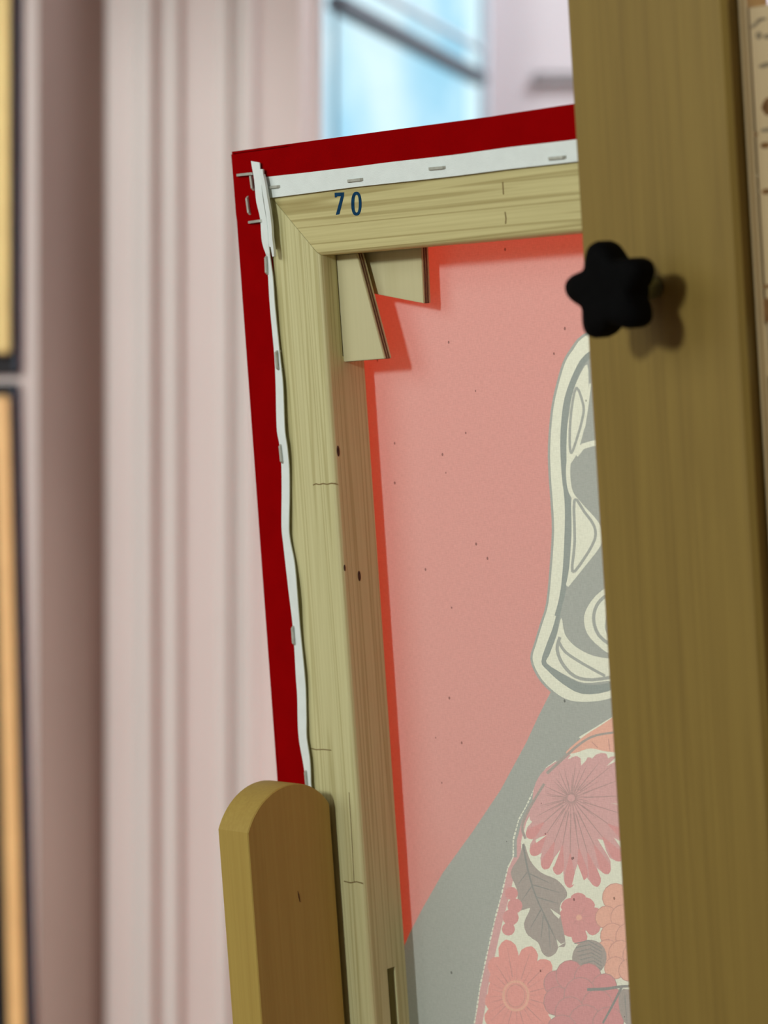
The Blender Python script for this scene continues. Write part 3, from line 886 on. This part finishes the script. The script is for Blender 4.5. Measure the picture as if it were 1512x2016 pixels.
# large lobed leaf with its stem
leaf = smooth_pts(Z5((430, 850), (470, 960), (540, 1040), (640, 1085), (700, 1150), (705, 1200), (660, 1270), (700, 1500), (655, 1520), (635, 1560), (590, 1585), (550, 1560), (520, 1490), (460, 1450),
                     (430, 1370), (470, 1270), (400, 1285), (385, 1150), (345, 1040), (400, 940)), 3, True)
fill('leaf', leaf)
stroke('leaf_dark', smooth_pts(Z5((425, 860), (460, 1040), (510, 1200), (570, 1330), (620, 1440)), 3), 4, 2)
for a, b in (((470, 1050), (600, 1110)), ((490, 1120), (660, 1170)), ((515, 1200), (650, 1240)), ((450, 1040), (390, 1120)), ((480, 1130), (410, 1230)), ((560, 1320), (640, 1480)), ((540, 1280), (470, 1400)), ((555, 1320), (540, 1470)), ((590, 1380), (600, 1540))):
    stroke('leaf_dark', Z5(a, b), 2.4, 1)
for p_ in (((600, 1272), (668, 1318), (655, 1338), (625, 1310)), ((470, 1268), (455, 1300), (400, 1330), (396, 1290)), ((700, 1490), (650, 1520), (640, 1470), (668, 1500)), ((430, 1440), (470, 1452), (505, 1490), (470, 1530))):
    fill('cream', Z5(*p_))
stroke('leaf', smooth_pts(Z5((440, 820), (420, 740), (470, 620), (560, 470)), 3), 5)
for x, y, r in ((350, 1175, 13), (372, 1255, 15), (345, 1330, 16), (330, 1405, 13)):
    c_ = Z5((x, y))[0]
    fill('rose', ell(c_[0], c_[1], r, r, 0, 12))
# round leaf
c7 = Z5((852, 1590))[0]
fill('leaf', smooth_pts(ell(c7[0], c7[1], 34, 36, 0.4, 10), 2, True))
for i in range(-3, 4):
    stroke('leaf_dark', [(c7[0] - 20 + i * 3, c7[1] + i * 8 - 4), (c7[0] + 4 + i * 2, c7[1] + i * 8 - 10), (c7[0] + 24, c7[1] + i * 7 + 2)], 1.8)
# coral daisy at lower left
c8 = Z5((378, 1835))[0]
tips8 = [(c8[0] + r * math.cos(a), c8[1] + r * math.sin(a)) for a, r in ((math.radians(t), r) for t, r in ((-100, 112), (-72, 102), (-45, 96), (-15, 88), (15, 90), (45, 92), (75, 95), (105, 95), (135, 80), (165, 62), (195, 56), (225, 66), (-122, 88)))]
fill('coral', ell(c8[0], c8[1], 56, 66, 0, 22))
for tx, ty in tips8:
    fill('coral', petal(c8[0], c8[1], tx, ty, 40))
for i, (tx, ty) in enumerate(tips8):
    stroke('coral_dark', [(c8[0] + (tx - c8[0]) * 0.34, c8[1] + (ty - c8[1]) * 0.34), (c8[0] + (tx - c8[0]) * 0.85, c8[1] + (ty - c8[1]) * 0.85)], 2.0, 0.7)
    a = math.atan2(ty - c8[1], tx - c8[0]) + 0.22
    stroke('coral_dark', [(c8[0] + 30 * math.cos(a), c8[1] + 30 * math.sin(a)), (c8[0] + 62 * math.cos(a), c8[1] + 62 * math.sin(a))], 1.2, 0.5)
fill('peach', ell(c8[0], c8[1], 27, 31, 0, 20)); fill('coral', ell(c8[0], c8[1], 22, 26, 0, 20)); fill('peach_dark', ell(c8[0], c8[1], 19, 23, 0, 18)); fill('coral', ell(c8[0], c8[1], 17.5, 21.5, 0, 18))
# deep rose flower
c9 = Z5((790, 1850))[0]
lumps(c9[0], c9[1], [(-48, -30, 22), (-20, -46, 26), (16, -40, 26), (48, -22, 24), (62, 8, 26), (-44, 6, 26), (0, -8, 30), (34, 16, 30), (-20, 28, 28), (10, 48, 32), (56, 50, 30), (-36, 66, 30)], 'deep_rose', 'blush_dark')
# leaf and twig at lower right
fill('leaf', smooth_pts(Z5((1070, 1790), (1040, 1880), (1075, 2000), (1150, 2060), (1230, 2040), (1260, 1900), (1180, 1830)), 3, True))
for x in (1080, 1110, 1140, 1170, 1200):
    stroke('leaf_dark', Z5((x, 1830), (x + 15, 2010)), 2.2, 1)
stroke('leaf_dark', smooth_pts(Z5((840, 1795), (960, 1790), (1060, 1775), (1180, 1772)), 3), 6, 5)
stroke('leaf_dark', smooth_pts(Z5((1060, 1780), (1010, 1880), (940, 2010)), 3), 5, 4)
# the pattern goes on below and to the right, where the frame and the board hide it
for cx_, cy_, r_, m_, dk in ((1040, 2110, 60, 'coral', 'coral_dark'), (1180, 2120, 66, 'blush', 'blush_dark'), (1320, 1960, 56, 'rose', 'coral_dark'), (1330, 1620, 70, 'coral', 'coral_dark'), (1340, 2150, 60, 'peach', 'peach_dark')):
    flower(cx_, cy_, [(cx_ + r_ * math.cos(2 * math.pi * i / 11), cy_ + r_ * math.sin(2 * math.pi * i / 11)) for i in range(11)], r_ * 0.5, m_, dk)

verts, faces, fmat = [], [], []
base = [(0.0, -CHT * 1000), (CW * 1000, -CHT * 1000), (CW * 1000, 0.0), (0.0, 0.0)]
verts += base
faces.append([0, 1, 2, 3]); fmat.append('red')
for m_, poly in layers:
    idx = []
    for x, y in poly:
        p = cp(x, y, -DEPTH)
        idx.append(len(verts))
        verts.append((min(max(p.x * 1000, 0.5), CW * 1000 - 0.5), min(max(p.y * 1000, -CHT * 1000 + 0.5), -0.5)))
    ar = sum(verts[idx[i]][0] * verts[idx[(i + 1) % len(idx)]][1] - verts[idx[(i + 1) % len(idx)]][0] * verts[idx[i]][1] for i in range(len(idx)))
    faces.append(idx if ar > 0 else idx[::-1]); fmat.append(m_)
cv, ce, cf, ov, oe, of = delaunay_2d_cdt([Vector(v) for v in verts], [], faces, 1, 1e-4, True)
me = bpy.data.meshes.new('canvas_sheet')
me.from_pydata([(v.x / 1000, v.y / 1000, -DEPTH) for v in cv], [], [list(f) for f in cf])
for nm in order:
    me.materials.append(cloth('cloth_' + nm, *T[nm]))
for p, src in zip(me.polygons, of):
    p.material_index = order.index(fmat[max(src)] if src else 'red')
me.update()
if me.polygons[0].normal.z < 0:
    me.flip_normals()
sheet = link('canvas_sheet', me, None, canvas)
sheet['label'] = 'pink glowing cloth with a patterned head and flowered shirt showing through'

# ================================================================== THE EASEL
easel = empty('easel', FRAME)
tag(easel, 'wide brown wooden easel board with black star knob in front of the canvas', 'easel')
H_M = 0.0225            # back face of the board over the stretcher
ml = cp(1167, 900, H_M).x
mr_ = cp(1463, 650, H_M).x
def floor_v(h):         # v of the floor on a line at height h
    p = P0 + N * h
    return -p.z / V.z
box('mast', (ml, floor_v(H_M) + 0.002, 0.0026), (mr_, 0.42, H_M), 'beech', easel, 0.0018, 1)
# ledge that carries the canvas
box('ledge', (0.12, -CHT - 0.024, -0.045), (0.68, -CHT - 0.0012, H_M + 0.02), 'beech_post', easel, 0.002)

# star knob with its bolt
kc = cp(1203, 572, H_M + 0.0235)
def knob_part():
    bm = bmesh.new()
    NS = 80
    levels = [(0.0, 0.70), (0.0, 0.90), (0.0012, 0.97), (0.003, 1.0), (0.0085, 1.0), (0.0108, 0.96), (0.0122, 0.86), (0.0126, 0.70), (0.0122, 0.35)]
    rings = []
    for z, s in levels:
        r_ = []
        for i in range(NS):
            a = 2 * math.pi * i / NS
            lobe = 0.5 + 0.5 * math.cos(5 * (a - KA))
            rr = 0.0113 + 0.0056 * lobe ** 0.9
            rr = rr * s if s >= 0.9 else (rr * 0.4 + 0.0113 * 0.6) * s
            r_.append(bm.verts.new((kc.x + rr * math.cos(a), kc.y + rr * math.sin(a), kc.z - 0.0063 + z)))
        rings.append(r_)
    for p, q in zip(rings, rings[1:]):
        for i in range(NS):
            j = (i + 1) % NS
            bm.faces.new((p[i], p[j], q[j], q[i]))
    bm.faces.new(rings[0][::-1]); bm.faces.new(rings[-1])
    return bm
KA = math.radians(100)
knob = from_bm('star_knob', knob_part(), 'black', easel, True)
knob['label'] = 'black plastic star knob'
def lathe(name, cx, cy, prof_, material, parent, n=24):
    bm = bmesh.new()
    rings = [[bm.verts.new((cx + r * math.cos(2 * math.pi * i / n), cy + r * math.sin(2 * math.pi * i / n), z)) for i in range(n)] for r, z in prof_]
    for p, q in zip(rings, rings[1:]):
        for i in range(n):
            j = (i + 1) % n
            bm.faces.new((p[i], p[j], q[j], q[i]))
    bm.faces.new(rings[0][::-1]); bm.faces.new(rings[-1])
    return from_bm(name, bm, material, parent, True)
lathe('hub', kc.x, kc.y, [(0.0080, kc.z - 0.0105), (0.0085, kc.z - 0.0095), (0.0085, kc.z - 0.006)], 'black', knob)
thr = []
z = H_M - 0.004
while z < kc.z - 0.0104:
    thr += [(0.0032, z), (0.0039, z + 0.0006)]
    z += 0.0012
lathe('bolt', kc.x, kc.y, thr, 'bolt', easel)['label'] = 'threaded zinc bolt'

# ------------------------------------------------------------------ second rail beside the board, with stamped marks
rail2 = easel
H_P = H_M - 0.0058
pl = mr_ + 0.0006
pm = cp(1484, 340, H_P).x
top_v = cp(1490, 13, H_P - 0.0015).y
box('edge_strip', (pl, floor_v(H_P) + 0.002, 0.0026), (pm, top_v + 0.012, H_P), 'beech_pale', rail2, 0.0012)
# face board with a slot: built around the slot
s_a = cp(1503, 640, H_P - 0.0015); s_b = cp(1512, 735, H_P - 0.0015)
pr_x = pm + 0.070
body = bmesh.new()
hz0, hz1 = 0.0026, H_P - 0.0015
sl_x0, sl_x1 = s_a.x, s_a.x + 0.016
vt, vb = s_a.y, s_b.y - 0.001
for a, b in (((pm + 0.0008, floor_v(H_P) + 0.002, hz0), (pr_x, vb, hz1)), ((pm + 0.0008, vt, hz0), (pr_x, top_v, hz1)),
             ((pm + 0.0008, vb, hz0), (sl_x0, vt, hz1)), ((sl_x1, vb, hz0), (pr_x, vt, hz1))):
    box_bm(body, a, b)
from_bm('face_board', body, 'beech_pale', rail2)
# white plate added in the slot, stands in for the bright background behind
box('background_plate', (sl_x0 + 0.0002, vb + 0.0002, hz0), (sl_x1 - 0.0002, vt - 0.0002, hz1 - 0.0015), 'white_cloth', rail2)
def mark(px, py, wpx, hpx, m_, rot=0.0):
    c = cp(px, py, hz1)
    kx = 0.00028
    pts_ = ell(0, 0, wpx * kx / 2, hpx * kx / 2 * 0.75, rot, 10)
    prism('stamp_mark', [(c.x + x, c.y + y) for x, y in pts_], hz1 - 0.0001, hz1 + 0.00012, m_, rail2)
for a in ((1489, 46, 20, 6, 'print_grey', 0.5), (1500, 38, 14, 5, 'print_grey', 0), (1494, 70, 9, 12, 'print_grey', 0), (1510, 72, 9, 8, 'print_grey', 0), (1507, 128, 20, 8, 'print_grey', 0.1),
          (1508, 205, 18, 12, 'print', 0.9), (1511, 215, 12, 20, 'print', 0), (1485, 265, 10, 10, 'print', 0), (1508, 256, 16, 7, 'print_grey', 0), (1507, 286, 14, 10, 'print', 0), (1509, 377, 14, 9, 'print', 0),
          (1489, 346, 7, 5, 'print_grey', 0), (1489, 377, 7, 6, 'print_grey', 0), (1509, 564, 14, 6, 'print', 0)):
    mark(*a)
c0, c1 = cp(1503, 588, hz1), cp(1512, 634, hz1)
box('dark_block', (c0.x, c1.y, hz1 - 0.0002), (c0.x + 0.014, c0.y, hz1 + 0.0006), 'print', rail2, 0.0002)

# ------------------------------------------------------------------ rounded post in front of the canvas
post = empty('easel_post', FRAME)
tag(post, 'rounded-top brown wooden post in front of the lower left canvas edge', 'post')
H_B = 0.0495
a = cp(487, 1640, H_B); b = cp(428, 1640, H_B)
POST_D = 0.046
uL, uR = cp(430, 1650, H_B).x, cp(488.5, 1650, H_B).x
def post_bm():
    """outline in the (h, v) plane, extruded along u"""
    v_near = cp(486, 1640, H_B).y
    far = cside(649, 1582, uR)
    dep = H_B - far.z
    pts_ = [(H_B, floor_v(H_B) + 0.002), (H_B, v_near)]
    apex = cside(578, 1543, uR)
    # circular cap through near corner, apex and far corner
    (x1, y1), (x2, y2), (x3, y3) = (H_B, v_near), (apex.z, apex.y), (far.z, far.y)
    d = 2 * (x1 * (y2 - y3) + x2 * (y3 - y1) + x3 * (y1 - y2))
    ux = ((x1 * x1 + y1 * y1) * (y2 - y3) + (x2 * x2 + y2 * y2) * (y3 - y1) + (x3 * x3 + y3 * y3) * (y1 - y2)) / d
    uy = ((x1 * x1 + y1 * y1) * (x3 - x2) + (x2 * x2 + y2 * y2) * (x1 - x3) + (x3 * x3 + y3 * y3) * (x2 - x1)) / d
    R = math.hypot(x1 - ux, y1 - uy)
    a1, a3 = math.atan2(y1 - uy, x1 - ux), math.atan2(y3 - uy, x3 - ux)
    for i in range(1, 24):
        t = a1 + (a3 - a1) * i / 24
        pts_.append((ux + R * math.cos(t), uy + R * math.sin(t)))
    pts_ += [(far.z, far.y), (far.z, floor_v(far.z) + 0.002)]
    bm = bmesh.new()
    A = [bm.verts.new((uL, v, h)) for h, v in pts_]
    B = [bm.verts.new((uR, v, h)) for h, v in pts_]
    bm.faces.new(A); bm.faces.new(B[::-1])
    for i in range(len(pts_)):
        j = (i + 1) % len(pts_)
        bm.faces.new((A[i], A[j], B[j], B[i]))
    pass
    return bm
pb = post_bm()
bmesh.ops.recalc_face_normals(pb, faces=pb.faces)
bmesh.ops.bevel(pb, geom=[e for e in pb.edges if e.calc_face_angle(0) > 0.5], offset=0.0004, segments=1, affect='EDGES', clamp_overlap=True)
from_bm('post_board', pb, 'beech_post', post)
g0 = cside(586, 1752, uR + 0.00015)
bm = bmesh.new()
q = [cside(x, y, uR + 0.00015) for x, y in ((586.5, 1754), (589.5, 1762), (591.5, 1776), (590.5, 1776), (588, 1766))]
top_ = [bm.verts.new(p) for p in q]; bot_ = [bm.verts.new((p.x - 0.0003, p.y, p.z)) for p in q]
bm.faces.new(top_); bm.faces.new(bot_[::-1])
for i in range(5):
    j = (i + 1) % 5
    bm.faces.new((top_[i], top_[j], bot_[j], bot_[i]))
from_bm('crack', bm, 'dark_crack', post)
